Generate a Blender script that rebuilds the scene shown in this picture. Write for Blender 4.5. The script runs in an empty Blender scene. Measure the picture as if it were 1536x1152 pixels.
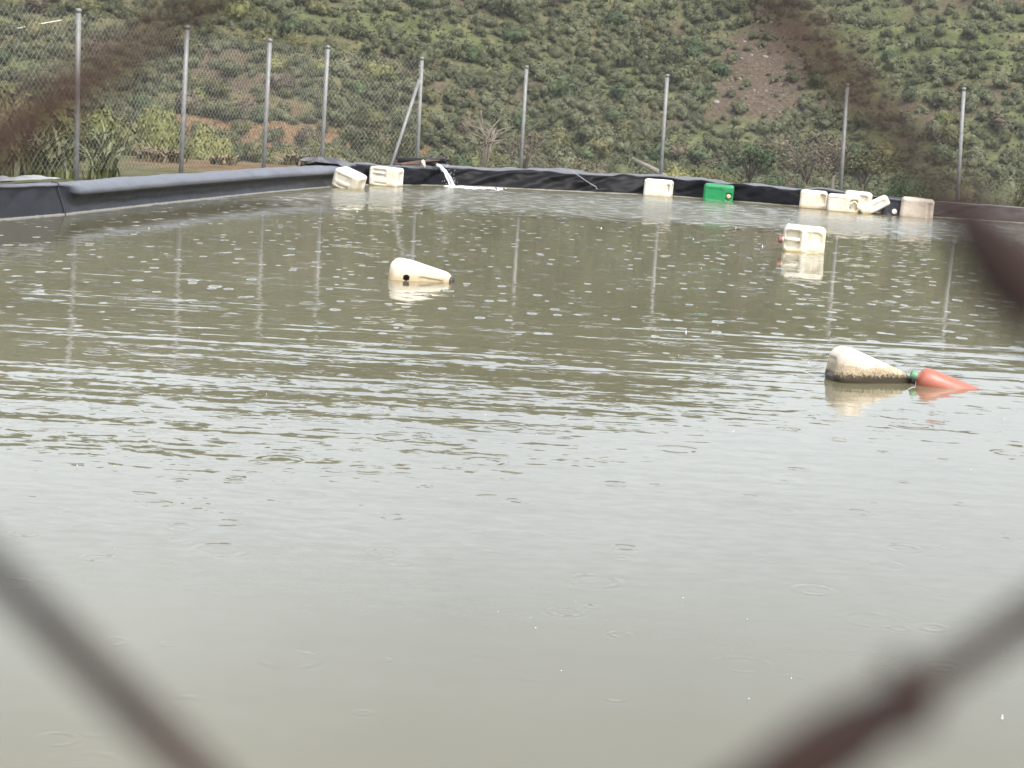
import bpy, bmesh, math, random
import numpy as np
from mathutils import Vector, Matrix, noise as mn

random.seed(7)
rng = np.random.default_rng(11)
scene = bpy.context.scene
COL = scene.collection
R = math.radians

# ------------------------------------------------------------------ helpers
def tag(o, label=None, cat=None, group=None, kind=None):
    if label: o['label'] = label
    if cat: o['category'] = cat
    if group: o['group'] = group
    if kind: o['kind'] = kind
    return o

def link(name, me, parent=None, mat=None, smooth=False):
    o = bpy.data.objects.new(name, me)
    COL.objects.link(o)
    if parent is not None: o.parent = parent
    if mat is not None and me is not None:
        me.materials.clear()
        for m in (mat if isinstance(mat, (list, tuple)) else [mat]): me.materials.append(m)
    if smooth and me is not None:
        me.polygons.foreach_set('use_smooth', [True]*len(me.polygons))
    return o

def empty(name, loc=(0, 0, 0), rz=0):
    o = bpy.data.objects.new(name, None)
    o.empty_display_size = .1
    COL.objects.link(o); o.location = loc; o.rotation_euler = (0, 0, rz)
    return o

def mesh_np(name, V, F, midx=None):
    V = np.asarray(V, np.float32); F = np.asarray(F, np.int32)
    k = F.shape[1]
    me = bpy.data.meshes.new(name)
    me.vertices.add(len(V)); me.vertices.foreach_set('co', V.ravel())
    me.loops.add(F.size); me.loops.foreach_set('vertex_index', F.ravel())
    me.polygons.add(len(F)); me.polygons.foreach_set('loop_start', np.arange(0, F.size, k, dtype=np.int32))
    if midx is not None: me.polygons.foreach_set('material_index', np.asarray(midx, np.int32))
    me.update(calc_edges=True)
    return me

def attr(me, name, vals):
    a = me.attributes.new(name, 'FLOAT', 'POINT'); a.data.foreach_set('value', np.asarray(vals, np.float32))

class MB:
    """collects tubes, lathes and boxes as quads, links them as one mesh object"""
    def __init__(s): s.V = []; s.F = []; s.M = []; s.n = 0
    def add(s, V, F, m=0):
        V = np.asarray(V, float); F = np.asarray(F, int)
        s.V.append(V); s.F.append(F+s.n); s.M.append(np.full(len(F), m)); s.n += len(V)
    def tube(s, pts, rad, seg=8, m=0, cap=True):
        pts = [Vector(p) for p in pts]; n = len(pts)
        rad = list(rad) if hasattr(rad, '__len__') else [rad]*n
        V = []; up = None
        for i, p in enumerate(pts):
            t = (pts[min(i+1, n-1)]-pts[max(i-1, 0)]).normalized()
            if up is None:
                up = Vector((0, 0, 1)) if abs(t.z) < .9 else Vector((1, 0, 0))
            a = t.cross(up).normalized(); up = a.cross(t).normalized()
            for k in range(seg):
                w = 2*math.pi*k/seg
                V.append(p+(a*math.cos(w)+up*math.sin(w))*rad[i])
        F = []
        for i in range(n-1):
            for k in range(seg):
                k2 = (k+1) % seg
                F.append((i*seg+k, i*seg+k2, (i+1)*seg+k2, (i+1)*seg+k))
        if cap:
            for e, base in ((0, 0), (1, (n-1)*seg)):
                V.append(pts[-e]); c = len(V)-1
                for k in range(0, seg, 2):
                    q = (base+k, base+(k+1) % seg, base+(k+2) % seg, c)
                    F.append(q if e else q[::-1])
        s.add([tuple(v) for v in V], F, m)
    def lathe(s, prof, origin, axis, seg=20, m=0):
        pts = [Vector(origin)+Vector(axis).normalized()*a for a, r in prof]
        ax = Vector(axis).normalized()
        u = ax.cross(Vector((0, 0, 1)) if abs(ax.z) < .9 else Vector((1, 0, 0))).normalized(); v = u.cross(ax)
        V = []
        for (a, r), p in zip(prof, pts):
            for k in range(seg):
                w = 2*math.pi*k/seg; V.append(tuple(p+(u*math.cos(w)+v*math.sin(w))*r))
        F = [(i*seg+k, i*seg+(k+1) % seg, (i+1)*seg+(k+1) % seg, (i+1)*seg+k) for i in range(len(prof)-1) for k in range(seg)]
        s.add(V, F, m)
    def mesh(s, name):
        return mesh_np(name, np.concatenate(s.V), np.concatenate(s.F), np.concatenate(s.M))
    def build(s, name, mat, parent=None, smooth=True):
        return link(name, s.mesh(name), parent, mat, smooth)

# ------------------------------------------------------------------ materials
def newmat(name):
    m = bpy.data.materials.new(name); m.use_nodes = True
    nt = m.node_tree; b = nt.nodes['Principled BSDF']
    return m, nt, b
def N(nt, t, **kw):
    n = nt.nodes.new(t)
    for k, v in kw.items():
        if k in n.inputs.keys(): n.inputs[k].default_value = v
        else: setattr(n, k, v)
    return n
def ramp(nt, fac, stops, interp='LINEAR'):
    r = N(nt, 'ShaderNodeValToRGB'); r.color_ramp.interpolation = interp
    while len(r.color_ramp.elements) < len(stops): r.color_ramp.elements.new(.5)
    for e, (p, c) in zip(r.color_ramp.elements, stops):
        e.position = p; e.color = (c[0], c[1], c[2], 1)
    nt.links.new(fac, r.inputs[0]); return r.outputs[0]
def mixc(nt, fac, a, b, mode='MIX'):
    m = N(nt, 'ShaderNodeMix', data_type='RGBA', blend_type=mode)
    for s, v in ((m.inputs[0], fac), (m.inputs[6], a), (m.inputs[7], b)):
        if hasattr(v, 'is_output'): nt.links.new(v, s)
        elif isinstance(v, (int, float)): s.default_value = v
        else: s.default_value = (v[0], v[1], v[2], 1)
    return m.outputs[2]
def math_(nt, op, a, b=None, c=None, clamp=False):
    m = N(nt, 'ShaderNodeMath', operation=op, use_clamp=clamp)
    for i, v in enumerate((a, b, c)):
        if v is None: continue
        if hasattr(v, 'is_output'): nt.links.new(v, m.inputs[i])
        else: m.inputs[i].default_value = v
    return m.outputs[0]
def vmath(nt, op, a, b=None, scale=None):
    m = N(nt, 'ShaderNodeVectorMath', operation=op)
    for i, v in enumerate((a, b)):
        if v is None: continue
        if hasattr(v, 'is_output'): nt.links.new(v, m.inputs[i])
        else: m.inputs[i].default_value = v
    if scale is not None:
        if hasattr(scale, 'is_output'): nt.links.new(scale, m.inputs['Scale'])
        else: m.inputs['Scale'].default_value = scale
    return m
def noise_(nt, vec, scale, detail=2, rough=.5, dims='3D', out=0):
    n = N(nt, 'ShaderNodeTexNoise', noise_dimensions=dims)
    n.inputs['Scale'].default_value = scale; n.inputs['Detail'].default_value = detail; n.inputs['Roughness'].default_value = rough
    if vec is not None: nt.links.new(vec, n.inputs['Vector'])
    return n.outputs[out]
def pos(nt): return N(nt, 'ShaderNodeNewGeometry').outputs['Position']
def objco(nt): return N(nt, 'ShaderNodeTexCoord').outputs['Object']
def bump(nt, b, h, strength=.5, dist=.01):
    n = N(nt, 'ShaderNodeBump'); n.inputs['Strength'].default_value = strength; n.inputs['Distance'].default_value = dist
    nt.links.new(h, n.inputs['Height']); nt.links.new(n.outputs[0], b.inputs['Normal'])

def simple(name, c, rough=.6, var=.25, scale=8, metal=0, spec=.5, bmp=0, bscale=30):
    m, nt, b = newmat(name); co = objco(nt)
    f = noise_(nt, co, scale, 4, .6)
    nt.links.new(ramp(nt, f, [(.25, [v*(1-var) for v in c]), (.75, [min(1, v*(1+var)) for v in c])]), b.inputs['Base Color'])
    b.inputs['Roughness'].default_value = rough; b.inputs['Metallic'].default_value = metal
    b.inputs['Specular IOR Level'].default_value = spec
    if bmp: bump(nt, b, noise_(nt, co, bscale, 3), bmp, .01)
    return m

def leafmat(name, a, b_, c, scale=.4):
    m, nt, b = newmat(name); p = pos(nt)
    f = noise_(nt, p, scale, 1, .5); f2 = noise_(nt, p, 5, 2, .6)
    fac = math_(nt, 'ADD', math_(nt, 'MULTIPLY', f, .75), math_(nt, 'MULTIPLY', f2, .25))
    nt.links.new(ramp(nt, fac, [(.36, a), (.5, b_), (.64, c)]), b.inputs['Base Color'])
    b.inputs['Roughness'].default_value = .6; b.inputs['Specular IOR Level'].default_value = .25
    return m
LEAF = [
    leafmat('grey_green_leaf', (.050, .056, .024), (.082, .089, .041), (.118, .124, .066)),
    leafmat('dark_green_leaf', (.030, .048, .018), (.052, .074, .029), (.08, .102, .044)),
    leafmat('olive_leaf', (.060, .062, .022), (.095, .095, .036), (.134, .126, .055)),
    leafmat('brown_twig_leaf', (.06, .048, .03), (.098, .08, .05), (.14, .118, .076)),
    leafmat('yellow_green_leaf', (.095, .105, .03), (.14, .148, .048), (.19, .18, .07)),
]
BARK = simple('bark', (.12, .095, .075), .9, .4, 6)
PALEBARK = simple('pale_bark', (.21, .18, .14), .9, .3, 6)
GALV = simple('galvanised_steel', (.175, .175, .168), .5, .25, 14, .15)
WIREM = simple('galvanised_wire', (.40, .39, .36), .5, .1, 3, .2)

def plastic(name, c, dirt=(.33, .25, .14), z0=.0, z1=.10, amt=.8, rough=.38, speck=None):
    """plastic with a dirty waterline and smudges"""
    m, nt, b = newmat(name); p = pos(nt); co = objco(nt)
    z = N(nt, 'ShaderNodeSeparateXYZ'); nt.links.new(p, z.inputs[0])
    n1 = noise_(nt, p, 16, 4, .65); n2 = noise_(nt, co, 7, 4, .6)
    h = math_(nt, 'SUBTRACT', z.outputs[2], math_(nt, 'MULTIPLY', math_(nt, 'SUBTRACT', n1, .5), .10))
    band = N(nt, 'ShaderNodeMapRange', interpolation_type='SMOOTHSTEP')
    nt.links.new(h, band.inputs[0]); band.inputs[1].default_value = z1; band.inputs[2].default_value = z0
    sm = math_(nt, 'MULTIPLY', math_(nt, 'GREATER_THAN', n2, .57), .38)
    band_ = math_(nt, 'MULTIPLY', band.outputs[0], amt)
    if speck: band_ = math_(nt, 'MULTIPLY', band_, math_(nt, 'ADD', .35, math_(nt, 'MULTIPLY', math_(nt, 'GREATER_THAN', noise_(nt, p, 130, 3, .7), .47), .65)))
    fac = math_(nt, 'MAXIMUM', band_, sm)
    col = ramp(nt, n2, [(.3, [v*.92 for v in c]), (.7, c)])
    col = mixc(nt, fac, col, dirt)
    if speck:
        n3 = noise_(nt, p, 60, 4, .75)
        hh = math_(nt, 'SUBTRACT', z.outputs[2], math_(nt, 'MULTIPLY', math_(nt, 'SUBTRACT', n3, .5), .11))
        b2 = N(nt, 'ShaderNodeMapRange'); nt.links.new(hh, b2.inputs[0])
        b2.inputs[1].default_value = speck+.012; b2.inputs[2].default_value = speck-.012
        col = mixc(nt, b2.outputs[0], col, (.035, .028, .015))
    nt.links.new(col, b.inputs['Base Color'])
    b.inputs['Roughness'].default_value = rough
    bump(nt, b, noise_(nt, co, 9, 2), .25, .02)
    return m
def vnoise(x, y, seed=0):
    x = np.asarray(x, float); y = np.asarray(y, float)
    xi = np.floor(x).astype(np.int64); yi = np.floor(y).astype(np.int64)
    fx = x - xi; fy = y - yi
    fx = fx*fx*(3-2*fx); fy = fy*fy*(3-2*fy)
    def h(i, j):
        n = (i*374761393 + j*668265263 + seed*974634777) & 0x7fffffff
        n = ((n ^ (n >> 13))*1274126177) & 0x7fffffff
        return ((n ^ (n >> 16)) & 0xffff)/65535.0
    return (h(xi, yi)*(1-fx)+h(xi+1, yi)*fx)*(1-fy)+(h(xi, yi+1)*(1-fx)+h(xi+1, yi+1)*fx)*fy
def fbm(x, y, seed=0, o=3):
    a = 0; w = 1; t = 0
    for k in range(o):
        a = a + w*vnoise(x*2**k, y*2**k, seed+k); t += w; w *= .5
    return a/t
def sstep(a, b, x):
    t = np.clip((np.asarray(x, float)-a)/(b-a), 0, 1); return t*t*(3-2*t)
def hill_z(x, y):
    x = np.asarray(x, float); y = np.asarray(y, float)
    base = np.interp(y, [36, 70, 118], [.05, -2.2, -3.3])
    y0 = 123+5*np.sin(x/17+1)+3*np.sin(x/7.3)
    d = y-y0
    s = .46*np.where(d > 30, d, 3*np.log1p(np.exp(np.clip(d/3, -40, 40))))
    hr = 33.5-13*sstep(8, 34, x)+5*(fbm(x/14, x*0+3.3, 5)-.5)+3*np.sin(x/60)
    k = 2.5
    rise = -k*np.logaddexp(-s/k, -hr/k)
    m = sstep(1.5, 4, rise)
    rise = rise+m*(1.6*(fbm(x/9, y/9, 11)-.5)+.5*(fbm(x/2.5, y/2.5, 17)-.5))
    t = np.clip(sstep(-6, -16, x)*sstep(1, 2, rise)*sstep(12, 8, rise)+sstep(14, 22, x)*sstep(8, 10, rise), 0, 1)
    q = rise/1.5+.35*fbm(x/12, y/12, 23); fr = q-np.floor(q)
    rise = rise+t*.75*1.5*(sstep(.25, .75, fr)-fr)
    return base+rise
# ------------------------------------------------------------------ pond outline
PATH = [(-8.9, .9, .36), (-7.2, 9, .36), (-4.975, 19.1, .35), (-4.64, 20.37, .35), (-4.126, 23.27, .35), (-3.43, 26.9, .35),
        (-2.88, 29.3, .345), (-2.63, 30.45, .31), (-2.35, 31.05, .285), (-1.94, 31.54, .285), (-1.39, 32.15, .29), (-.77, 32.5, .30),
        (.16, 32.68, .32), (1.48, 33.0, .32), (2.23, 33.2, .315), (2.77, 33.04, .30), (3.42, 32.6, .29), (4.07, 32.27, .285),
        (4.74, 31.98, .275), (5.44, 31.7, .26), (6.26, 31.12, .24), (6.86, 30.95, .24), (7.69, 30.73, .235), (11, 29.6, .24),
        (13, 16, .28), (12, .9, .3), (-8.9, .9, .36)]
def resample(P, step):
    out = []
    for a, b in zip(P[:-1], P[1:]):
        L = math.dist(a[:2], b[:2]); n = max(1, int(L/step))
        for k in range(n):
            t = k/n; out.append([a[j]+(b[j]-a[j])*t for j in range(3)])
    out.append(list(P[-1])); return np.array(out)
def smooth_path(Q, it):
    Q = Q.copy()
    for _ in range(it): Q[1:-1] = .25*Q[:-2]+.5*Q[1:-1]+.25*Q[2:]
    return Q
POLY = np.array([p[:2] for p in PATH[:-1]])
def pond_sd(x, y):
    x = np.asarray(x, float); y = np.asarray(y, float)
    d = np.full(x.shape, 1e9); ins = np.zeros(x.shape, bool); n = len(POLY)
    for i in range(n):
        a = POLY[i]; b = POLY[(i+1) % n]; e = b-a
        t = np.clip(((x-a[0])*e[0]+(y-a[1])*e[1])/(e@e), 0, 1)
        d = np.minimum(d, np.hypot(x-a[0]-t*e[0], y-a[1]-t*e[1]))
        c = ((a[1] <= y) != (b[1] <= y)) & (x < (b[0]-a[0])*(y-a[1])/((b[1]-a[1]) if b[1] != a[1] else 1e-9)+a[0])
        ins ^= c
    return np.where(ins, -d, d)
def ground_z(x, y):
    z = hill_z(x, y); sd = pond_sd(x, y)
    inn = np.interp(sd, [-1.5, .3, 1.4], [-1.3, -.5, 0])
    return np.where(sd < 1.4, inn+(z)*np.clip((sd-.6)/.8, 0, 1), z)

# ------------------------------------------------------------------ ground sheet
def axis(*segs):
    o = []
    for a, b, s in segs: o += list(np.arange(a, b, s))
    return np.array(o+[segs[-1][1]])
gx = axis((-320, -120, 40), (-120, -60, 5), (-60, -44, 2), (-44, -12, .5), (-12, 15, .42), (15, 44, .5), (44, 60, 2), (60, 120, 5), (120, 320, 40))
gy = axis((-195, -20, 35), (-20, -2, 2), (-2, 38, .42), (38, 112, 1.2), (112, 166, .42), (166, 210, 1.2), (210, 300, 6), (300, 420, 40))
X, Y = np.meshgrid(gx, gy)
Z = ground_z(X, Y)
ny, nx = X.shape
idx = np.arange(nx*ny).reshape(ny, nx)
GF = np.stack([idx[:-1, :-1], idx[:-1, 1:], idx[1:, 1:], idx[1:, :-1]], -1).reshape(-1, 4)
def scree_mask(x, y):
    # a bare fan of earth and stones between the bushes on the right of the slope
    w = .8*(fbm(x/2.2, y/2.2, 41)-.5)*3
    l = np.interp(y, [136, 153], [11.6, 15.2])+w; r = np.interp(y, [136, 142, 152], [15.2, 19.8, 20.2])+w
    return sstep(-.8, .8, x-l)*sstep(.8, -.8, x-r)*sstep(137.5, 140.5, y+w)*sstep(155, 151.5, y+w)
def soil_mask(x, y):
    s = scree_mask(x, y)
    base = sstep(-3, -7, x)*sstep(-24, -19, x)*sstep(119, 121, y)*sstep(128, 124.5, y)
    s = np.maximum(s, base*sstep(.34, .46, fbm(x/5, y/2.0, 51)))
    top = sstep(22, 28, x)*sstep(148, 151, y)
    s = np.maximum(s, .8*top*sstep(.5, .62, fbm(x/7, y/4, 52)))
    top2 = sstep(-4, -9, x)*sstep(143, 147, y)
    s = np.maximum(s, .8*top2*sstep(.5, .6, fbm(x/6, y/3, 53)))
    return np.maximum(s, .8*sstep(.62, .7, fbm(x/5, y/5, 57)))
def green_mask(x, y):
    g = np.exp(-((x-3)/4.5)**2-((y-144)/2.4)**2)+np.exp(-((x+9)/4)**2-((y-143.5)/1.3)**2)+.8*np.exp(-((x-12)/4)**2-((y-137)/7)**2)
    g = g+.9*sstep(20, 25, x)*sstep(141, 145, y)+.5*sstep(18, 22, x)*sstep(147, 141, y)
    return np.clip(g+.5*sstep(.5, .65, fbm(x/8, y/6, 61)), 0, 1)
gm = mesh_np('ground', np.stack([X, Y, Z], -1).reshape(-1, 3), GF)
attr(gm, 'red', (sstep(-1, -5, X)*sstep(131, 127, Y)).ravel()); attr(gm, 'soil', soil_mask(X, Y).ravel()); attr(gm, 'green', green_mask(X, Y).ravel())
m, nt, b = newmat('hillside_ground'); p = pos(nt)
asoil = N(nt, 'ShaderNodeAttribute', attribute_name='soil').outputs['Fac']; agr = N(nt, 'ShaderNodeAttribute', attribute_name='green').outputs['Fac']
n1 = noise_(nt, p, .9, 5, .65); n2 = noise_(nt, p, 4.5, 4, .7); n3 = noise_(nt, p, .25, 3, .5)
dry = ramp(nt, n1, [(.32, (.065, .06, .032)), (.5, (.105, .10, .052)), (.68, (.155, .135, .072))])
grn = ramp(nt, n1, [(.32, (.062, .076, .03)), (.5, (.095, .11, .045)), (.7, (.15, .155, .068))])
soil = ramp(nt, n2, [(.3, (.052, .038, .025)), (.5, (.088, .065, .044)), (.7, (.13, .10, .072))])
soil = mixc(nt, N(nt, 'ShaderNodeAttribute', attribute_name='red').outputs['Fac'], soil, ramp(nt, n2, [(.3, (.10, .06, .032)), (.5, (.16, .098, .052)), (.7, (.22, .15, .085))]))
gf = math_(nt, 'ADD', math_(nt, 'MULTIPLY', agr, .9), math_(nt, 'MULTIPLY', math_(nt, 'SUBTRACT', n3, .42), 2.2), clamp=True)
c = mixc(nt, gf, dry, grn)
sf = math_(nt, 'MULTIPLY', asoil, math_(nt, 'ADD', .55, math_(nt, 'MULTIPLY', n1, .9)), clamp=True)
c = mixc(nt, sf, c, soil)
c = mixc(nt, .55, c, ramp(nt, n2, [(.3, (.45, .45, .45)), (.6, (1, 1, 1))]), 'MULTIPLY')
nt.links.new(c, b.inputs['Base Color']); b.inputs['Roughness'].default_value = .95; b.inputs['Specular IOR Level'].default_value = .15
bump(nt, b, n2, .9, .12)
tag(link('ground', gm, None, m, True), 'scrubby hillside and earth around the pond', 'ground', kind='structure')

# ------------------------------------------------------------------ water
m, nt, b = newmat('murky_water'); co = objco(nt)
def rings(scale, off, rmin, rmax, lam, width, amp, keep):
    """rings left by raindrops: one possible ring per cell, its slope computed from the distance to the cell's centre"""
    mp = vmath(nt, 'ADD', co, off)
    v = N(nt, 'ShaderNodeTexVoronoi', voronoi_dimensions='2D', feature='F1'); v.inputs['Scale'].default_value = scale
    v.inputs['Randomness'].default_value = 1
    nt.links.new(mp.outputs[0], v.inputs['Vector'])
    d = vmath(nt, 'SUBTRACT', mp.outputs[0], v.outputs['Position'])
    fl = vmath(nt, 'MULTIPLY', d.outputs[0], (1, 1, 0))
    r = vmath(nt, 'LENGTH', fl.outputs[0]).outputs['Value']
    dr = vmath(nt, 'NORMALIZE', fl.outputs[0]).outputs[0]
    sp = N(nt, 'ShaderNodeSeparateColor'); nt.links.new(v.outputs['Color'], sp.inputs[0])
    rad = math_(nt, 'ADD', rmin, math_(nt, 'MULTIPLY', sp.outputs[0], rmax-rmin))
    q = math_(nt, 'SUBTRACT', r, rad)
    g = math_(nt, 'POWER', 2.718, math_(nt, 'MULTIPLY', math_(nt, 'POWER', math_(nt, 'ABSOLUTE', math_(nt, 'DIVIDE', q, width)), 2.0), -1))
    s = math_(nt, 'SINE', math_(nt, 'MULTIPLY', q, 2*math.pi/lam))
    a = math_(nt, 'MULTIPLY', math_(nt, 'LESS_THAN', sp.outputs[1], keep), math_(nt, 'MULTIPLY', math_(nt, 'POWER', sp.outputs[2], 1.5), amp))
    brk = N(nt, 'ShaderNodeMapRange', interpolation_type='SMOOTHSTEP'); nt.links.new(noise_(nt, co, 11, 3, .6, '2D'), brk.inputs[0]); brk.inputs[1].default_value = .4; brk.inputs[2].default_value = .6
    k = math_(nt, 'MULTIPLY', math_(nt, 'MULTIPLY', math_(nt, 'MULTIPLY', g, s), a), brk.outputs[0])
    return vmath(nt, 'SCALE', dr, scale=k).outputs[0]
tot = None
def acc(v):
    global tot
    tot = v if tot is None else vmath(nt, 'ADD', tot, v).outputs[0]
acc(rings(2.6, (3.1, 7.7, 0), .02, .09, .045, .03, .36, .6))
acc(rings(3.7, (13.3, 1.9, 0), .01, .05, .03, .02, .5, .5))
acc(rings(1.5, (5.3, 21.9, 0), .05, .17, .05, .03, .10, .6))
fade = N(nt, 'ShaderNodeMapRange', interpolation_type='SMOOTHSTEP'); sy = N(nt, 'ShaderNodeSeparateXYZ'); nt.links.new(co, sy.inputs[0]); nt.links.new(sy.outputs[1], fade.inputs[0])
fade.inputs[1].default_value = 5.5; fade.inputs[2].default_value = 15; fade.inputs[3].default_value = .17; fade.inputs[4].default_value = 1
tot = vmath(nt, 'SCALE', tot, scale=fade.outputs[0]).outputs[0]
def slopes(scale, stretch, rot, amp, detail, rough, off=(0, 0, 0), mask=None):
    mp = N(nt, 'ShaderNodeMapping'); mp.inputs['Rotation'].default_value = (0, 0, rot); mp.inputs['Scale'].default_value = stretch
    mp.inputs['Location'].default_value = off
    nt.links.new(co, mp.inputs[0])
    c = noise_(nt, mp.outputs[0], scale, detail, rough, '2D', 1)
    v = vmath(nt, 'SUBTRACT', c, (.5, .5, .5)).outputs[0]
    v = vmath(nt, 'MULTIPLY', v, (amp*.5, amp, 0)).outputs[0]
    if mask is not None: v = vmath(nt, 'SCALE', v, scale=mask).outputs[0]
    acc(v)
sx = N(nt, 'ShaderNodeSeparateXYZ'); nt.links.new(co, sx.inputs[0])
patch = noise_(nt, co, .22, 2, .5, '2D')
mr = N(nt, 'ShaderNodeMapRange', interpolation_type='SMOOTHSTEP'); nt.links.new(patch, mr.inputs[0])
mr.inputs[1].default_value = .38; mr.inputs[2].default_value = .62; mr.inputs[3].default_value = .55; mr.inputs[4].default_value = 1.15
calm = N(nt, 'ShaderNodeMapRange', interpolation_type='SMOOTHSTEP'); nt.links.new(sx.outputs[1], calm.inputs[0])
calm.inputs[1].default_value = 4.5; calm.inputs[2].default_value = 8; calm.inputs[3].default_value = .12; calm.inputs[4].default_value = 1
msk = math_(nt, 'MULTIPLY', mr.outputs[0], calm.outputs[0])
def zone(stops):
    r = N(nt, 'ShaderNodeFloatCurve'); q = math_(nt, 'DIVIDE', sx.outputs[1], 36.0, clamp=True); nt.links.new(q, r.inputs['Value'])
    cv = r.mapping.curves[0]
    for k_, (y_, v_) in enumerate(stops):
        if k_ < 2: cv.points[k_].location = (y_/36, v_)
        else: cv.points.new(y_/36, v_)
    r.mapping.update(); return math_(nt, 'MULTIPLY', r.outputs[0], patchv)
patchv = mr.outputs[0]
zw = zone([(0, .08), (5, .12), (7, .45), (9, .95), (13, .9), (16.5, .30), (20, .16), (27, .16), (36, .2)])
zf = zone([(0, .05), (5, .3), (6.5, .85), (8.5, 1), (11, .5), (14, .2), (18, .12), (36, .12)])
slopes(1.0, (.32, 7.0, 1), R(-4.5), .10, 2, .5, (0, 0, 0), zw)
slopes(1.0, (.6, 2.6, 1), R(3), .03, 2, .5, (20, 7, 0), zw)
slopes(1.0, (3.2, 9, 1), R(-7), .055, 2, .55, (5, 3, 0), zw)
slopes(1.0, (9, 17, 1), R(-7), .105, 3, .6, (1, 13, 0), zf)
slopes(1.0, (.3, 1.1, 1), R(-5), .045, 1, .5, (4, 2, 0), zw)
zd = zone([(0, 0), (9, 0), (12, .25), (15, 1), (36, 1)])
def dabs(off, scale, amp, keep, rad):
    mp = vmath(nt, 'ADD', vmath(nt, 'MULTIPLY', co, (1, .5, 1)).outputs[0], off)
    v = N(nt, 'ShaderNodeTexVoronoi', voronoi_dimensions='2D', feature='F1'); v.inputs['Scale'].default_value = scale
    nt.links.new(mp.outputs[0], v.inputs['Vector'])
    r = vmath(nt, 'LENGTH', vmath(nt, 'MULTIPLY', vmath(nt, 'SUBTRACT', mp.outputs[0], v.outputs['Position']).outputs[0], (1, 1, 0)).outputs[0]).outputs['Value']
    e = math_(nt, 'POWER', 2.718, math_(nt, 'MULTIPLY', math_(nt, 'POWER', math_(nt, 'DIVIDE', r, rad), 2.0), -1))
    spc = N(nt, 'ShaderNodeSeparateColor'); nt.links.new(v.outputs['Color'], spc.inputs[0])
    e = math_(nt, 'MULTIPLY', e, math_(nt, 'MULTIPLY', math_(nt, 'LESS_THAN', spc.outputs[1], keep), spc.outputs[2]))
    d_ = N(nt, 'ShaderNodeCombineXYZ'); nt.links.new(math_(nt, 'SUBTRACT', spc.outputs[0], .5), d_.inputs[0]); d_.inputs[1].default_value = -1
    acc(vmath(nt, 'SCALE', vmath(nt, 'SCALE', d_.outputs[0], scale=amp).outputs[0], scale=math_(nt, 'MULTIPLY', e, zd)).outputs[0])
dabs((2.2, 5.1, 0), 3.4, .24, .42, .028)
dabs((7.9, 1.4, 0), 4.6, .26, .36, .023)
rough_far = N(nt, 'ShaderNodeMapRange', interpolation_type='SMOOTHSTEP'); nt.links.new(sx.outputs[1], rough_far.inputs[0])
rough_far.inputs[1].default_value = 23.5; rough_far.inputs[2].default_value = 27; rough_far.inputs[3].default_value = 0; rough_far.inputs[4].default_value = 1
slopes(1.0, (4, 3.5, 1), 0, .7, 3, .7, (9, 9, 0), rough_far.outputs[0])
nv = vmath(nt, 'NORMALIZE', vmath(nt, 'ADD', tot, (0, 0, 1)).outputs[0]).outputs[0]
nt.links.new(nv, b.inputs['Normal'])
silt = noise_(nt, co, .35, 3, .5, '2D')
nt.links.new(ramp(nt, silt, [(.3, (.110, .100, .058)), (.7, (.132, .122, .077))]), b.inputs['Base Color'])
nt.links.new(math_(nt, 'ADD', .045, math_(nt, 'MULTIPLY', math_(nt, 'MULTIPLY', rough_far.outputs[0], .17), math_(nt, 'ADD', .35, patch))), b.inputs['Roughness']); b.inputs['IOR'].default_value = 1.333
WATERM = m
wv = [(p[0]+(.25 if p[0] < -2.6 else 0)*-1, p[1]+(.0), 0) for p in PATH[:-1]]
# the water sheet runs a little way under the liner on every side
cen = POLY.mean(0)
wv = []
for i in range(len(POLY)):
    a = POLY[i-1]; c_ = POLY[(i+1) % len(POLY)]; t = (c_-a)/np.linalg.norm(c_-a); wv.append((POLY[i][0]-t[1]*.12, POLY[i][1]+t[0]*.12, 0))
bm = bmesh.new(); f = bm.faces.new([bm.verts.new(v) for v in wv]); bmesh.ops.triangulate(bm, faces=[f])
bmesh.ops.recalc_face_normals(bm, faces=bm.faces)
wm = bpy.data.meshes.new('water'); bm.to_mesh(wm); bm.free()
if wm.polygons[0].normal.z < 0: wm.flip_normals()
tag(link('water', wm, None, WATERM), 'murky green brown pond water pitted by rain', 'water', kind='structure')

# ------------------------------------------------------------------ liner
def liner_mat(name, c, top, rough, dust, dustc, sc=3, spec=.5, bmp=.22):
    m, nt, b = newmat(name); p = pos(nt)
    n1 = noise_(nt, p, sc, 5, .65); n2 = noise_(nt, p, 14, 4, .6)
    mr = N(nt, 'ShaderNodeMapRange'); nt.links.new(n1, mr.inputs[0]); mr.inputs[1].default_value = .45; mr.inputs[2].default_value = .75
    col = mixc(nt, math_(nt, 'MULTIPLY', mr.outputs[0], dust), c, dustc)
    pale_top = N(nt, 'ShaderNodeAttribute', attribute_name='pale_top').outputs['Fac']   # left liner: bleached sheet lapped over the top; other liners: paler top
    col = mixc(nt, pale_top, col, mixc(nt, mr.outputs[0], top, [v*.8 for v in top]))
    z = N(nt, 'ShaderNodeSeparateXYZ'); nt.links.new(p, z.inputs[0])
    sc_ = math_(nt, 'LESS_THAN', math_(nt, 'ADD', z.outputs[2], math_(nt, 'MULTIPLY', math_(nt, 'SUBTRACT', n2, .5), .02)), .014)
    col = mixc(nt, math_(nt, 'MULTIPLY', sc_, .35), col, (.5, .48, .42))
    nt.links.new(col, b.inputs['Base Color'])
    nt.links.new(math_(nt, 'ADD', rough, math_(nt, 'MULTIPLY', n2, .2)), b.inputs['Roughness'])
    b.inputs['Specular IOR Level'].default_value = spec
    bump(nt, b, n2, bmp, .03)
    return m
L_GREY = liner_mat('wet_grey_liner', (.013, .0135, .017), (.115, .121, .138), .24, .4, (.025, .025, .03), spec=.13, bmp=.06)
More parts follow.
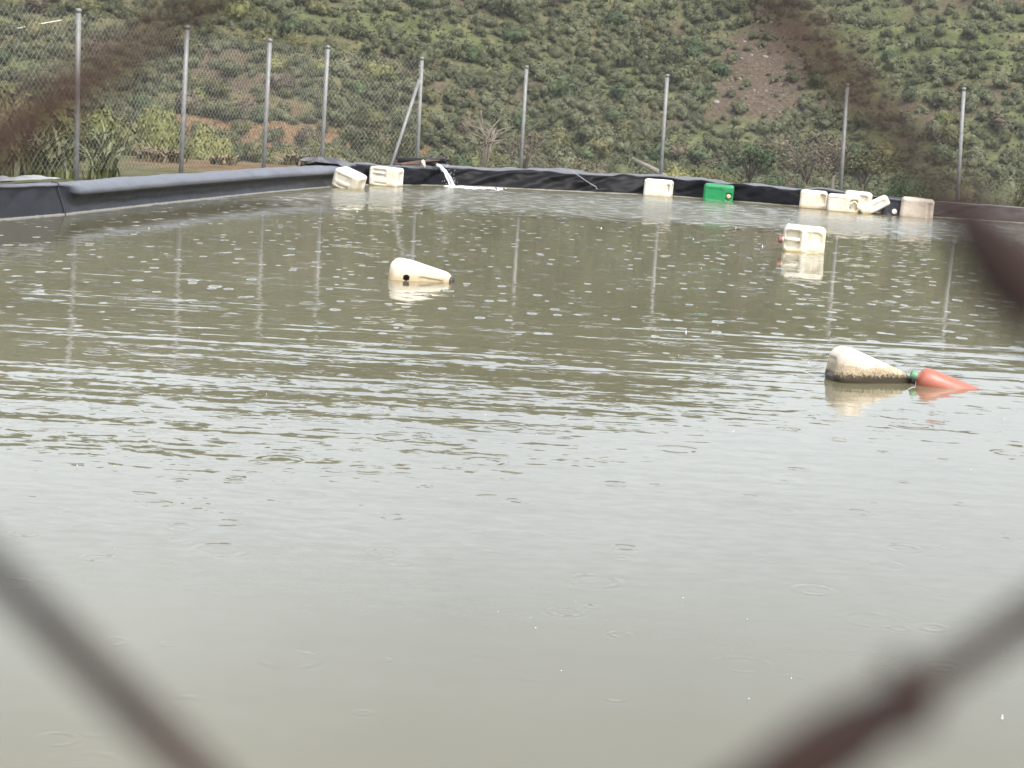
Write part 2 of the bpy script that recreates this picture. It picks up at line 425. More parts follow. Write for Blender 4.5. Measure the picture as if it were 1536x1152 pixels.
L_BLACK = liner_mat('black_liner', (.004, .004, .005), (.13, .13, .135), .3, .3, (.014, .014, .015), spec=.09)
L_BROWN = liner_mat('dirty_brown_liner', (.022, .015, .012), (.17, .16, .155), .5, .7, (.06, .042, .035))
PL_TUBE = [(-.6, -.75), (-.2, -.3), (0, -.02), (.03, .03), (.05, .09), (.045, .14), (.0, .18), (-.025, .205), (-.03, .23), (-.02, .26), (.015, .29), (.07, .313), (.14, .322), (.22, .315), (.36, .28), (.6, .2), (1.0, .06), (1.5, -.12)]
PL_FLAT = [(-.6, -.75), (-.2, -.3), (0, -.02), (.02, .05), (.04, .11), (.06, .17), (.075, .22), (.085, .255), (.09, .28), (.08, .295), (.085, .312), (.12, .325), (.2, .328), (.33, .32), (.45, .28), (.6, .2), (1.0, .06), (1.5, -.12)]
PL_FAR = [(-.6, -.75), (-.2, -.3), (0, -.02), (.02, .03), (.045, .08), (.07, .13), (.09, .18), (.11, .22), (.125, .255), (.135, .29), (.15, .32), (.18, .342), (.24, .352), (.36, .35), (.6, .34), (.9, .29), (1.2, .15), (1.5, -.15)]
def densify(P, k=2):
    P = np.array(P); o = []
    for a, b_ in zip(P[:-1], P[1:]):
        for j in range(k): o.append(a+(b_-a)*j/k)
    o.append(P[-1]); o = np.array(o)
    o[1:-1] = .25*o[:-2]+.5*o[1:-1]+.25*o[2:]
    return o
def build_liner(name, lo, hi, profs, mat, fold, step, top_noise, lab, seed=0, tube=False):
    Q = resample(PATH[lo:hi], step); Q = smooth_path(Q, 8)
    T = np.gradient(Q[:, :2], axis=0); T /= np.linalg.norm(T, axis=1)[:, None]
    NV = np.stack([-T[:, 1], T[:, 0]], 1)
    s = np.concatenate([[0], np.cumsum(np.linalg.norm(np.diff(Q[:, :2], axis=0), axis=1))])
    V = []; PALE_TOP = []
    for i in range(len(Q)):
        P = profs(Q[i], s[i]); hh = Q[i, 2]/.355
        o = P[:, 0].copy(); z = P[:, 1]*np.where(P[:, 1] > 0, hh, 1)
        k = np.arange(len(P))
        # slanting folds that fade at the ends of the sheet and below the water
        w = np.clip((z+.25)/.3, 0, 1)*np.clip((1.3-o)/.6, 0, 1)
        a1 = fbm(s[i]*.9+z*2.6+seed, z*1.2+0*s[i]+4.2, 3+seed, 2)-.5
        a2 = np.abs(fbm(s[i]*1.7-z*4.5+9, z*.8+1.7, 8+seed, 2)-.5)*2
        a3 = fbm(s[i]*5+z*6, z*5+o*4, 12+seed, 2)-.5
        dd = fold*(.10*a1-.20*a2+.05*a3)*w
        o = o+dd
        tn = top_noise*(np.clip(fbm(np.full(len(P), s[i]*1.6), o*3+7, 21+seed, 3)-.5, -.15, 1)*.22)*np.clip((z-.2)/.12, 0, 1)
        z = z+tn
        if tube: lp = np.where(P[:, 1] > .2, 1, 0)*np.where(np.arange(len(P)) > 13, 1, 0)*float(sstep(20.5, 20.7, Q[i, 1]))+np.where(P[:, 1]+.02*(fbm(np.full(len(P), s[i]*3), P[:, 0]*9, 4)-.5) > .30, 1, 0)*(1-float(sstep(20.5, 20.7, Q[i, 1])))
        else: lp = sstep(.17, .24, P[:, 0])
        PALE_TOP += list(np.clip(lp, 0, 1))
        for j in range(len(P)): V.append((Q[i, 0]+NV[i, 0]*o[j], Q[i, 1]+NV[i, 1]*o[j], z[j]))
    n = len(P); m_ = len(Q); ix = np.arange(n*m_).reshape(m_, n)
    F = np.stack([ix[:-1, :-1], ix[1:, :-1], ix[1:, 1:], ix[:-1, 1:]], -1).reshape(-1, 4)[:, ::-1]
    me = mesh_np(name, V, F); attr(me, 'pale_top', PALE_TOP); o = link(name, me, None, mat, True)
    tag(o, lab, 'pond liner'); return o, Q, NV
tubeP, flatP, farP = densify(PL_TUBE), densify(PL_FLAT), densify(PL_FAR)
def left_prof(q, s):
    t = float(sstep(20.35, 20.75, q[1])); return flatP*(1-t)+tubeP*t
left_liner, LQ, LN = build_liner('pond_liner', 0, 8, left_prof, L_GREY, .11, .08, .2, 'shiny wet grey liner rolled over the long left bank below the mesh fence', 0, True)
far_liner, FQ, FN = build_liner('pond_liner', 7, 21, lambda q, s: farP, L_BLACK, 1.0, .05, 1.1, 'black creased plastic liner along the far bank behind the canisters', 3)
right_liner, RQ, RN = build_liner('pond_liner', 20, 27, lambda q, s: farP, L_BROWN, .8, .07, .5, 'dirty brown end of the liner right of the beige canister', 6)
for ch, (ya) in ((left_liner, 20.3),):
    sb = MB()   # the welded seam down the grey liner
    i = int(np.argmin(np.abs(LQ[:, 1]-20.36))); pts = [(LQ[i, 0]+LN[i, 0]*(o-.012)+.0, LQ[i, 1], z) for o, z in flatP[4:24]]
    sb.tube(pts, .006, 6); sb.build('seam', simple('seam_rubber', (.012, .012, .014), .5), ch)
# crumpled sheet of plastic thrown on the left bank
V = []; nu, nv_ = 60, 14
for i in range(nu):
    y = 16.8+(20.75-16.8)*i/(nu-1); x0 = np.interp(y, [16.8, 19.1, 20.4, 21], [-5.6, -5.0, -4.68, -4.55])
    for j in range(nv_):
        o = .16+.55*j/(nv_-1); e = 1-abs(2*i/(nu-1)-1)**6
        V.append((x0-o+.06*(fbm(y*2, j*.3, 3)-.5), y, (.335-.2*max(0, o-.36))+.012+.085*abs(float(fbm(y*3.1, j*.45, 5))-.5)*2*e*(1 if 0 < j < nv_-1 else .1)))
ix = np.arange(nu*nv_).reshape(nu, nv_)
F = np.stack([ix[:-1, :-1], ix[1:, :-1], ix[1:, 1:], ix[:-1, 1:]], -1).reshape(-1, 4)[:, ::-1]
tag(link('plastic_sheet', mesh_np('plastic_sheet', V, F), None, simple('grey_sheet', (.24, .24, .24), .35, .35, 5)), 'crumpled pale plastic sheet lying on top of the left bank', 'plastic sheet')

# offcut of liner heaped on the corner
V = []; nu, nv_ = 46, 26
for i in range(nu):
    for j in range(nv_):
        u, v = i/(nu-1), j/(nv_-1); e = (1-abs(2*u-1)**4)*(1-abs(2*v-1)**4)
        x = -3.28+.75*u; y = 29.75+.6*u+.30*v
        V.append((x-.10*v, y, .345-.05*u+.010+e*(.015+.10*abs(float(fbm(u*5+v*2, v*2.5-u, 77))-.5)*1.6+.03*float(fbm(u*11, v*6, 78)))))
ix = np.arange(nu*nv_).reshape(nu, nv_)
F = np.stack([ix[:-1, :-1], ix[1:, :-1], ix[1:, 1:], ix[:-1, 1:]], -1).reshape(-1, 4)
tag(link('plastic_sheet', mesh_np('plastic_sheet', V, F), None, liner_mat('offcut', (.05, .05, .055), (.2, .2, .2), .2, .6, (.2, .205, .22), 5)), 'crumpled dark plastic offcut heaped on the left corner of the pond', 'plastic sheet')

# rope trailing over the far liner into the water
def on_far(x, o, z):
    i = int(np.argmin(np.abs(FQ[:, 0]-x))); return (FQ[i, 0]+FN[i, 0]*o, FQ[i, 1]+FN[i, 1]*o, z)
rp = MB(); pts = []
for k in range(15):
    t = k/14; x = .72+.62*t; z = .37*(1-t)-.02*t; o = np.interp(z, [-.02, .13, .29, .37], [-.03, .0, .05, .12])-.02*math.sin(t*3.1)
    pts.append(on_far(x, o, z+.006*math.sin(t*9)))
rp.tube(pts, .008, 6); tag(rp.build('rope', simple('grey_rope', (.22, .22, .22), .8)), 'thin grey rope slanting down the black liner into the water', 'rope')

# ------------------------------------------------------------------ fences
def fence_post(parent, top, base, r=.031, cap=True, name='post'):
    a = Vector(base); a.z = -.15; t = Vector(top)
    mb = MB(); mb.tube([a, a.lerp(t, .5), t], r, 12); o = mb.build(name, GALV, parent)
    if cap:
        d = (t-a).normalized(); c = MB(); c.tube([t-d*.03, t+d*.012, t+d*.02], [r*1.16, r*1.16, r*.6], 12); c.build('post_cap', GALV, o)
    return o
def mesh_panel(parent, posts, h0, wire, cell=.05):
    """zigzag wires hooked into each other, one sheet of chain link from post to post"""
    mb_v = []; mb_f = []; n = 0
    ofs = np.array([(0, 1), (.87, -.5), (-.87, -.5)])*wire
    for (ta, ba), (tb, bb) in zip(posts[:-1], posts[1:]):
        ta, ba, tb, bb = map(np.array, (ta, ba, tb, bb)); L = np.linalg.norm(tb-ta)
        hd = (tb-ta)/L; nrm = np.array([-hd[1], hd[0], 0]); nrm /= np.linalg.norm(nrm)
        ncol = int(L/cell); nrow = int((ta[2]-h0)/cell)
        for c in range(ncol):
            j = np.arange(nrow+1); k = (c+((c+j) % 2))/ncol
            k = np.clip(k, 0, 1)[:, None]; vfr = (j/nrow)[:, None]
            top = ta+(tb-ta)*k-np.array([0, 0, .04]); bot = ba+(bb-ba)*k; bot[:, 2] = h0
            P = bot+(top-bot)*vfr
            P = P+nrm*(np.where(j % 2, 1, -1)*wire*.9)[:, None]
            up = np.array([0, 0, 1.])
            for (a, b_) in ofs: mb_v.append(P+hd*a+nrm*b_)
            m_ = len(P); ii = np.arange(m_-1)
            for q in range(3):
                q2 = (q+1) % 3
                mb_f.append(np.stack([n+q*m_+ii, n+q2*m_+ii, n+q2*m_+ii+1, n+q*m_+ii+1], 1))
            n += 3*m_
    return link('mesh_panel', mesh_np('mesh_panel', np.concatenate(mb_v), np.concatenate(mb_f)), parent, WIREM)
LP = [((-6.15, 20.7, 2.18), (-6.1, 20.7, .2)), ((-5.26, 23.5, 2.16), (-5.231, 23.5, .2)), ((-4.471, 26.3, 2.117), (-4.494, 26.3, .2)), ((-3.715, 28.8, 2.066), (-3.739, 28.8, .2)),
      ((-3.108, 31, 2.066), (-3.134, 31, .2)), ((-1.77, 33, 2.014), (-1.763, 33, .2))]
FP = [((-1.70, 33.06, 2.0), (-1.70, 33.06, .2)), ((-.061, 34, 1.989), (-.064, 34, .2)), ((2.319, 34.2, 1.984), (2.322, 34.2, .2)), ((5.332, 34, 1.998), (5.366, 34, .15)),
      ((7.033, 32.8, 2.02), (7.094, 32.8, .15)), ((9.6, 31.9, 2.0), (9.65, 31.9, .15))]
f1 = tag(empty('chain_link_fence', (-5.2, 23.5, .2)), 'galvanised wire mesh fence running along the left bank with a leaning brace', 'fence')
f2 = tag(empty('chain_link_fence', (2.3, 34.2, .2)), 'wide spaced grey posts of the fence along the far bank', 'fence')
def rel(parent, P): return [tuple(Vector(q)-parent.location for q in pr) for pr in P]
for f, P, skip in ((f1, LP, None), (f2, FP, 0)):
    Q = rel(f, P)
    for i, (t, bs) in enumerate(Q):
        if skip is not None and i == skip: continue
        fence_post(f, t, (bs.x, bs.y, -.2)) if False else None
    for i, (t, bs) in enumerate(P):
        if skip is not None and i == skip: continue
        o = fence_post(f, t, bs); o.matrix_parent_inverse = Matrix.Translation(-f.location)
    o = mesh_panel(f, P, .30, (.0012) if f is f1 else .0006, .05 if f is f1 else .06); o.matrix_parent_inverse = Matrix.Translation(-f.location)
o = fence_post(f1, (-1.79, 32.9, 1.66), (-2.253, 32.3, .2), .027, False, 'brace'); o.matrix_parent_inverse = Matrix.Translation(-f1.location)

# rusty fence the photograph is taken through: 5 cm chain link, hung a little askew
E1 = Vector((.0365, 0, -.003)); E2 = Vector((.0010, 0, .0325)); C0 = Vector((-.0018, .1, 1.3845))
rust, nt, b = newmat('rusty_wire'); p = pos(nt)
n1 = noise_(nt, p, 55, 4, .6)
nt.links.new(ramp(nt, n1, [(.38, (.006, .0028, .002)), (.5, (.016, .006, .0042)), (.66, (.038, .016, .008))]), b.inputs['Base Color'])
b.inputs['Roughness'].default_value = .9; bump(nt, b, noise_(nt, p, 900, 3), .6, .0004)
nf = MB()
# thickness along the four wires of the opening: the rust has eaten some lengths thin and swollen others
PROF = {((-1, 0), (0, 1)): [(0, .0013), (.30, .00135), (.42, .00110), (.55, .00078), (.8, .00085), (1, .0009)],
        ((-1, 0), (0, -1)): [(0, .0009), (1, .00105)],
        ((0, 1), (1, 0)): [(0, .0010), (.3, .00090), (.55, .00080), (.62, .0008), (.645, .0017), (.68, .0023), (.73, .0022), (.765, .0014), (.79, .0010), (1, .0011)],
        ((0, -1), (1, 0)): [(0, .0019), (.55, .0018), (.615, .0015), (.66, .0010), (.75, .0009), (1, .0009)]}
BOW = {((0, 1), (1, 0)): (.0007, .0007), ((-1, 0), (0, 1)): (-.0003, -.0008)}
for c in range(-60, 60):
    for j in range(-33, 20):
        a = (c+((c+j) % 2 == 0), j); b_ = (c+((c+j+1) % 2 == 0), j+1)
        key = tuple(sorted((a, b_))); prof = PROF.get(key); flip = key[0] != a
        bow = BOW.get(key, (0, 0))
        pa = C0+E1*a[0]+E2*a[1]; pb = C0+E1*b_[0]+E2*b_[1]
        sgn = 1 if (j % 2) else -1
        pts = []; rr = []; K = 20 if abs(c) < 3 and abs(j) < 4 else 4
        r0 = .00055+.00035*(math.sin(a[0]*12.9898+a[1]*78.233)*43758.5453 % 1)
        for k in range(K+1):
            t = k/K; q = pa.lerp(pb, t)+Vector((0, sgn*.0009*math.cos(math.pi*t), 0))
            q += Vector((mn.noise(q*60), 0, mn.noise(q*60+Vector((9, 0, 0)))))*.0004
            sb = math.sin(math.pi*t); q += Vector((bow[0]*sb, 0, bow[1]*sb))
            tt = 1-t if flip else t
            r = np.interp(tt, [u for u, _ in prof], [v for _, v in prof]) if prof else r0
            pts.append(q); rr.append(r*(1+.22*mn.noise(q*170)+.15*mn.noise(q*400)))
        nf.tube(pts, rr, 8 if K > 4 else 6, 0)
# a curled flake standing off the lower right wire
FL = Vector((.0207, .1, 1.3722))
nf.tube([FL+Vector((.0010, 0, -.0030)), FL+Vector((.0004, 0, -.0014)), FL+Vector((-.0002, -.0004, .0006))], [.0014, .0013, .0006], 8, 0)
tag(nf.build('wire_fence', rust), 'blurred rusty diamond mesh wire crossing close in front of everything', 'fence')
# ------------------------------------------------------------------ vegetation
def leaf_quads(P, size, up=.35, asp=1.5, D=None):
    """one small leaf-clump quad at each point"""
    n = len(P); d = rng.normal(size=(n, 3)); d[:, 2] += up
    if D is not None: d = d*.42+D*1.15
    d /= np.linalg.norm(d, axis=1)[:, None]
    a = np.cross(d, rng.normal(size=(n, 3))); a /= np.linalg.norm(a, axis=1)[:, None]; b_ = np.cross(d, a)
    s = (size*rng.uniform(.6, 1.4, n))[:, None]
    V = np.stack([P-a*s*asp*.5, P-b_*s*.42, P+a*s*asp*.5, P+b_*s*.42], 1).reshape(-1, 3)
    return V, np.arange(4*n).reshape(-1, 4)
def crown_points(lumps, n, shell=.62):
    w = np.array([l[3]**2 for l in lumps]); w = w/w.sum(); out = []; od = []
    for (x, y, z, r, sq), k in zip(lumps, rng.multinomial(n, w)):
        d = rng.normal(size=(k, 3)); d /= np.linalg.norm(d, axis=1)[:, None]
        rr = r*(shell+(1-shell)*rng.uniform(0, 1, k)**.6)*(1+.18*np.sin(d[:, 0]*7+x*5)*np.sin(d[:, 2]*6+y*3))
        out.append(np.array([x, y, z])+d*rr[:, None]*np.array([1, 1, sq])); od.append(d)
    return np.concatenate(out), np.concatenate(od)
def core_mesh(lumps, k=.6):
    V = []; F = []; n = 0
    for (x, y, z, r, sq) in lumps:
        for i in range(5):
            for j in range(8):
                t = math.pi*i/4; w = 2*math.pi*j/8
                V.append((x+r*k*math.sin(t)*math.cos(w), y+r*k*math.sin(t)*math.sin(w), z+r*k*sq*math.cos(t)))
        for i in range(4):
            for j in range(8): F.append((n+i*8+j, n+(i+1)*8+j, n+(i+1)*8+(j+1) % 8, n+i*8+(j+1) % 8))
        n += 40
    return np.array(V), np.array(F)
def bush_arrays(nq, leaf, kind=0):
    """unit bush: about 1 m in radius, base at z = 0"""
    lumps = []
    nl = rng.integers(4, 8)
    for i in range(nl):
        a = rng.uniform(0, 6.28); q = rng.uniform(.1, .62); r = rng.uniform(.34, .58)
        lumps.append((q*math.cos(a), q*math.sin(a), rng.uniform(.32, .85)-q*.25, r, rng.uniform(.75, 1.0)))
    lumps.append((0, 0, .55, .62, .9))
    P, D = crown_points(lumps, nq); ok = P[:, 2] > -.05; P, D = P[ok], D[ok]
    V, F = leaf_quads(P, leaf, .2, 1.5, D)
    Vc, Fc = core_mesh(lumps)
    return np.concatenate([V, Vc]), np.concatenate([F, Fc+len(V)])
def cam_visible(x, y, mx=.27): return np.abs(x) < mx*y+3
# where bushes stand: sizes and kinds
def kind_at(x, y):
    u = rng.uniform()
    if x < -14: w = [.36, .12, .38, .08, .06]
    elif x < -2: w = [.44, .10, .34, .08, .04]
    elif x < 12: w = [.66, .20, .10, .03, .01]
    elif x < 20: w = [.56, .26, .10, .06, .02]
    else: w = [.48, .36, .10, .02, .04]
    return int(np.searchsorted(np.cumsum(w), u*.999))
cand = []
grid = {}
def try_put(x, y, r, gap):
    gx_, gy_ = int(x//2), int(y//2)
    for i in range(gx_-1, gx_+2):
        for j in range(gy_-1, gy_+2):
            for (px, py, pr_) in grid.get((i, j), ()):
                if (px-x)**2+(py-y)**2 < (gap*(r+pr_))**2: return False
    grid.setdefault((gx_, gy_), []).append((x, y, r)); return True
NT = 60000
xs = rng.uniform(-70, 66, NT); ys = rng.uniform(117, 215, NT)
dens = fbm(xs/7, ys/5, 71); sm_ = soil_mask(xs, ys); gmk = green_mask(xs, ys); sc_ = scree_mask(xs, ys)
for k in range(NT):
    x, y = xs[k], ys[k]
    pk = (1-.80*sc_[k])*(1-(.86 if x < -2 and y < 130 else .5)*sm_[k])*(1-.66*gmk[k])*(1.0 if dens[k] > .4 else .5)
    if rng.uniform() > pk: continue
    r = float(np.clip(rng.lognormal(-.30, .36), .30, 1.6))*(1.12 if 2 < x < 16 else 1)
    if sc_[k] > .4: r *= .6
    if gmk[k] > .5: r *= .8
    if y < 135 and 0 < x < 20 and rng.uniform() < .35: r *= 1.5
    if try_put(x, y, r, .53): cand.append((x, y, r, kind_at(x, y)))
cand = np.array(cand); cz = hill_z(cand[:, 0], cand[:, 1])
seen = cam_visible(cand[:, 0], cand[:, 1]) & ((cz-1.4)/cand[:, 1] < .072)
score = np.where(seen, cand[:, 2]/cand[:, 1], 0)
order = np.argsort(-score); indiv = set(order[:300].tolist())
NVAR = 7
VAR = [bush_arrays(1000, .095) for _ in range(NVAR)]
LOW = [bush_arrays(90, .34) for _ in range(4)]
proto = {}
BL = ['rounded grey green shrub on the hillside', 'dark green shrub on the hillside', 'olive coloured shrub on the hillside', 'brown twiggy shrub on the hillside', 'yellow green shrub on the hillside']
BG = ['grey green shrubs on the hillside', 'dark green shrubs on the hillside', 'olive shrubs on the hillside', 'brown twiggy shrubs on the hillside', 'yellow green shrubs on the hillside']
for k in sorted(indiv):
    x, y, r, kd = cand[k]; kd = int(kd); v = k % NVAR
    if (v, kd) not in proto:
        proto[(v, kd)] = mesh_np('shrub', *VAR[v]); proto[(v, kd)].materials.append(LEAF[kd])
    o = bpy.data.objects.new('shrub', proto[(v, kd)]); COL.objects.link(o)
    o.location = (x, y, cz[k]-.08*r); o.rotation_euler = (0, 0, rng.uniform(0, 6.28)); o.scale = (r*rng.uniform(.9, 1.15), r*rng.uniform(.9, 1.15), r*rng.uniform(.85, 1.2))
    tag(o, BL[kd], 'shrub', BG[kd])
Vs, Fs, Ms, n = [], [], [], 0
for k in range(len(cand)):
    if k in indiv: continue
    x, y, r, kd = cand[k]
    V, F = (VAR[k % NVAR] if seen[k] else LOW[k % 4])
    a = rng.uniform(0, 6.28); c_, s_ = math.cos(a), math.sin(a)
    W = np.stack([(V[:, 0]*c_-V[:, 1]*s_)*r+x, (V[:, 0]*s_+V[:, 1]*c_)*r+y, V[:, 2]*r*rng.uniform(.85, 1.2)+cz[k]-.08*r], 1)
    Vs.append(W); Fs.append(F+n); Ms.append(np.full(len(F), int(kd))); n += len(V)
# low tufts of grass and herbs between the shrubs
NTf = 17000
tx = rng.uniform(-46, 46, NTf); ty = rng.uniform(117, 172, NTf); keep = cam_visible(tx, ty) & (rng.uniform(size=NTf) > .75*soil_mask(tx, ty))
tx, ty = tx[keep], ty[keep]; tz = hill_z(tx, ty); tg = green_mask(tx, ty)
tr = rng.uniform(.10, .30, len(tx))
P = np.stack([tx, ty, tz], 1)
for rep in range(5):
    q = P+rng.normal(size=P.shape)*tr[:, None]*np.array([1, 1, .3])+np.array([0, 0, .08])
    V, F = leaf_quads(q, .17, .1)
    kd = np.where(rng.uniform(size=len(tx)) < tg*.8, np.where(rng.uniform(size=len(tx)) < .5, 4, 1), np.where(rng.uniform(size=len(tx)) < .6, 2, 0))
    Vs.append(V); Fs.append(F+n); Ms.append(kd); n += len(V)
me = mesh_np('hillside_scrub', np.concatenate(Vs), np.concatenate(Fs), np.concatenate(Ms))
tag(link('hillside_scrub', me, None, LEAF), 'dense low scrub and tufts covering the far hillside', 'scrub', kind='stuff')
print('bushes', len(cand), 'seen', int(seen.sum()), 'quads', len(me.polygons))

# stones lying on the bare patch
Vs, Fs, n = [], [], 0
for k in range(600):
    x = rng.uniform(10, 22); y = rng.uniform(136, 155)
    if scree_mask(x, y) < rng.uniform(.2, .9): continue
    r = rng.lognormal(-3.2, .6); z = float(hill_z(x, y))
    V, F = core_mesh([(0, 0, 0, 1, .7)], 1); V = V*(1+.25*rng.normal(size=V.shape)*.6)*r+np.array([x, y, z])
    Vs.append(V); Fs.append(F+n); n += len(V)
tag(link('stones', mesh_np('stones', np.concatenate(Vs), np.concatenate(Fs)), None, simple('pale_stone', (.20, .17, .15), .9, .35, 3)), 'loose pale stones strewn over the bare brown patch', 'stones', kind='stuff')

def gz(x, y): return float(ground_z(np.array([x]), np.array([y]))[0])
def near_bush(name, lab, cat, x, y, rx, h, mat, nq=1500, leaf=.06, group=None, seed=0):
    V, F = bush_arrays(nq, leaf/max(rx, .3)); V = V*np.array([rx, rx, h/1.25])
    o = link(name, mesh_np(name, V, F), None, mat); o.location = (x, y, gz(x, y)-.03); tag(o, lab, cat, group); return o
def at_px(px, Y): return px/3000*Y
def tree(lab, x, y, h, rx, mat, nq=2600, leaf=.10, bark=BARK, bare=False, name='tree', lean=0):
    t = tag(empty(name, (x, y, gz(x, y)-.1)), lab, 'tree')
    mb = MB(); hub = Vector((lean, 0, h*.38)); mb.tube([(0, 0, 0), (lean*.4, .03, h*.2), hub], [.055*h*.6, .045*h*.6, .035*h*.6], 8)
    lumps = []
    for i in range(9 if bare else 7):
        a = i*2.4+rng.uniform(0, .6); q = rng.uniform(.35, .8)*rx; tip = Vector((lean+q*math.cos(a), q*math.sin(a), h*rng.uniform(.6, .95)))
        mid = hub.lerp(tip, .5)+Vector((rng.normal()*.1, rng.normal()*.1, .06*h))
        mb.tube([hub-Vector((0, 0, rng.uniform(0, h*.1))), mid, tip], [.02*h*.7, .013*h*.7, .004*h], 6)
        for b2 in range(4 if bare else 2):
            e = mid.lerp(tip, rng.uniform(0, .9)); d = Vector((rng.normal(), rng.normal(), rng.uniform(.2, 1.2))).normalized()*h*rng.uniform(.12, .25)
            mb.tube([e, e+d*.5+Vector((0, 0, .02)), e+d], [.008*h, .005*h, .002*h], 5)
        lumps.append((tip.x, tip.y, tip.z-.12*h, rx*rng.uniform(.34, .52), rng.uniform(.7, .95)))
    mb.build('trunk', bark, t)
    if nq:
        lumps.append((lean, 0, h*.68, rx*.55, .8))
        P, D = crown_points(lumps, nq, .35); V, F = leaf_quads(P, leaf, .3, 1.5, D*.6); link('crown', mesh_np('crown', V, F), t, mat)
    return t
# row at the foot of the slope
tree('dark round olive tree at the foot of the hill beside the brown tree', at_px(335, 96), 96, 3.6, 1.2, LEAF[1], 2600, .10)
tree('brown half leafless spreading tree at the foot of the hill', at_px(420, 92), 92, 3.9, 1.7, LEAF[3], 1500, .09)
tree('pale olive tree standing behind the row of white canisters', at_px(505, 94), 94, 3.6, 1.35, LEAF[2], 2300, .10)
tree('reddish brown young tree rising above the pale olive tree', at_px(460, 112), 112, 4.2, 1.2, LEAF[3], 1300, .09)
tree('pale leafless forked tree behind the water pipe', at_px(-60, 70), 70, 3.3, .7, None, 0, bark=PALEBARK, bare=True, name='bare_tree')
tree('dark leafless scrubby tree left of the second far post', at_px(-0, 88), 88, 3.2, 1.3, LEAF[3], 500, .08, bark=BARK, bare=True, name='bare_tree')
tree('small round dark tree on the left slope foot between two fence posts', at_px(-245, 100), 100, 2.9, 1.1, LEAF[0], 2000, .10)
tree('grey olive tree just left of the leaning brace', at_px(-190, 104), 104, 3.0, 1.2, LEAF[2], 2000, .10)
nb = [('broad yellow green bush behind the two left posts', -545, 52, .85, 1.55, 4), ('low yellow green bush beside the second left post', -478, 50, .55, .9, 4),
      ('lime green bush at the foot of the second post', -455, 56, .5, .75, 4), ('olive bush behind the fourth left post', -300, 62, .8, 1.15, 2),
      ('small dry bush right of the brace foot', -120, 60, .6, .95, 3), ('dark low bush behind the pipe', -95, 66, .8, 1.2, 1),
      ('brown scrub bush behind the falling water', 30, 66, 1.1, 1.35, 3), ('dry brown bush left of the middle far post', 95, 70, 1.2, 1.4, 3), ('grey bush behind the trailing rope', 140, 75, 1.2, 1.6, 0),
      ('yellow green mound right of the white canister', 238, 60, 1.1, .95, 4), ('olive yellow mound left of the green canister', 275, 62, 1.1, 1.1, 2), ('dark bush behind the green canister', 372, 72, 1.0, 1.35, 1),
      ('brown bush behind the gap after the green canister', 400, 70, .9, 1.0, 3), ('green bush behind the black canister', 575, 66, 1.2, 1.45, 1), ('dark bush behind the beige canister', 630, 70, 1.2, 1.4, 0),
      ('olive bush left of the last far post', 660, 74, 1.1, 1.6, 2), ('grey green bush right of the last far post', 712, 66, 1.2, 1.55, 0), ('olive bush at the far right end of the bank', 770, 62, 1.2, 1.35, 2),
      ('brown bush low behind the corner of the pond', -215, 64, .8, .8, 3), ('dry grassy bush behind the third left post', -370, 58, .8, .75, 2), ('dark low scrub behind the leaning canister', -260, 72, 1.0, 1.1, 0)]
for lab, px, Y, rx, h, kd in nb:
    near_bush('bush', lab, 'bush', at_px(px, Y), Y, rx, h*1.05+.5, LEAF[kd], 4200, .05)
# strap-leaved weeds on the outer foot of the left bank
WEED = simple('weed_leaf', (.12, .13, .055), .5, .6, 9)
def weed_mesh(nl, h):
    mb = MB(); V = []; F = []; n = 0
    for i in range(nl):
        a = rng.uniform(0, 6.28); bx, by = rng.normal()*.10, rng.normal()*.10; L = h*rng.uniform(.35, 1.0); w = rng.uniform(.012, .03); cur = rng.uniform(.5, 1.3)
        for s in range(6):
            t = s/5; out = cur*L*t*t*.7; z = L*t*(1-.35*cur*t*t); ww = w*(1-t**2.2)+.002
            cx, cy = bx+math.cos(a)*out, by+math.sin(a)*out
            V += [(cx-math.sin(a)*ww, cy+math.cos(a)*ww, z), (cx+math.sin(a)*ww, cy-math.cos(a)*ww, z+.004)]
        F += [(n+2*s, n+2*s+1, n+2*s+3, n+2*s+2) for s in range(5)]; n += 12
    return mesh_np('weed_clump', V, F)
WM = [weed_mesh(60, .8) for _ in range(5)]
for me in WM: me.materials.append(WEED)
k = 0
for k_ in range(11):
    y = rng.uniform(31, 44); x = -y*rng.uniform(.19, .27)
    near_bush('leafy_bush', 'leafy light green bush crowding behind the left mesh fence', 'bush', x, y, rng.uniform(.35, .6), rng.uniform(.9, 1.35), LEAF[(4, 2, 1)[k_ % 3]], 1800, .075, 'leafy bushes behind the left mesh fence')
for i in range(26):
    y = rng.uniform(26.5, 37); x = -y*rng.uniform(.196, .268)
    if x > np.interp(y, [26.3, 28.8, 31, 40], [-4.9, -4.2, -3.6, -2]): continue
    o = bpy.data.objects.new('weed_clump', WM[i % 5]); COL.objects.link(o); o.location = (x, y, gz(x, y)-.02); o.rotation_euler = (0, 0, rng.uniform(0, 6.28))
    s = rng.uniform(.75, 1.2)*float(np.interp(-x/y, [.176, .2, .25], [.55, .9, 1.15])); o.scale = (s, s, s)
    tag(o, 'tall pale green strap leaved weed behind the left mesh fence', 'weed', 'weeds behind the left mesh fence')
for x, y, s in ((.55, 35, .62), (1.0, 35.3, .6), (1.5, 35.1, .5), (-.6, 35.2, .5), (3.1, 35.6, .5), (-2.0, 34.6, .5), (8.2, 33.4, .6)):
    o = bpy.data.objects.new('weed_clump', WM[int(s*100) % 5]); COL.objects.link(o); o.location = (x, y, gz(x, y)-.02); o.scale = (s, s, s)
    tag(o, 'short leafy weed peeping over the far bank', 'weed', 'weeds peeping over the far bank')
DRY = simple('dry_grass', (.17, .135, .07), .8, .5, 9)
dm = weed_mesh(150, .5); dm.name = 'grass_tuft'; dm.materials.append(DRY)
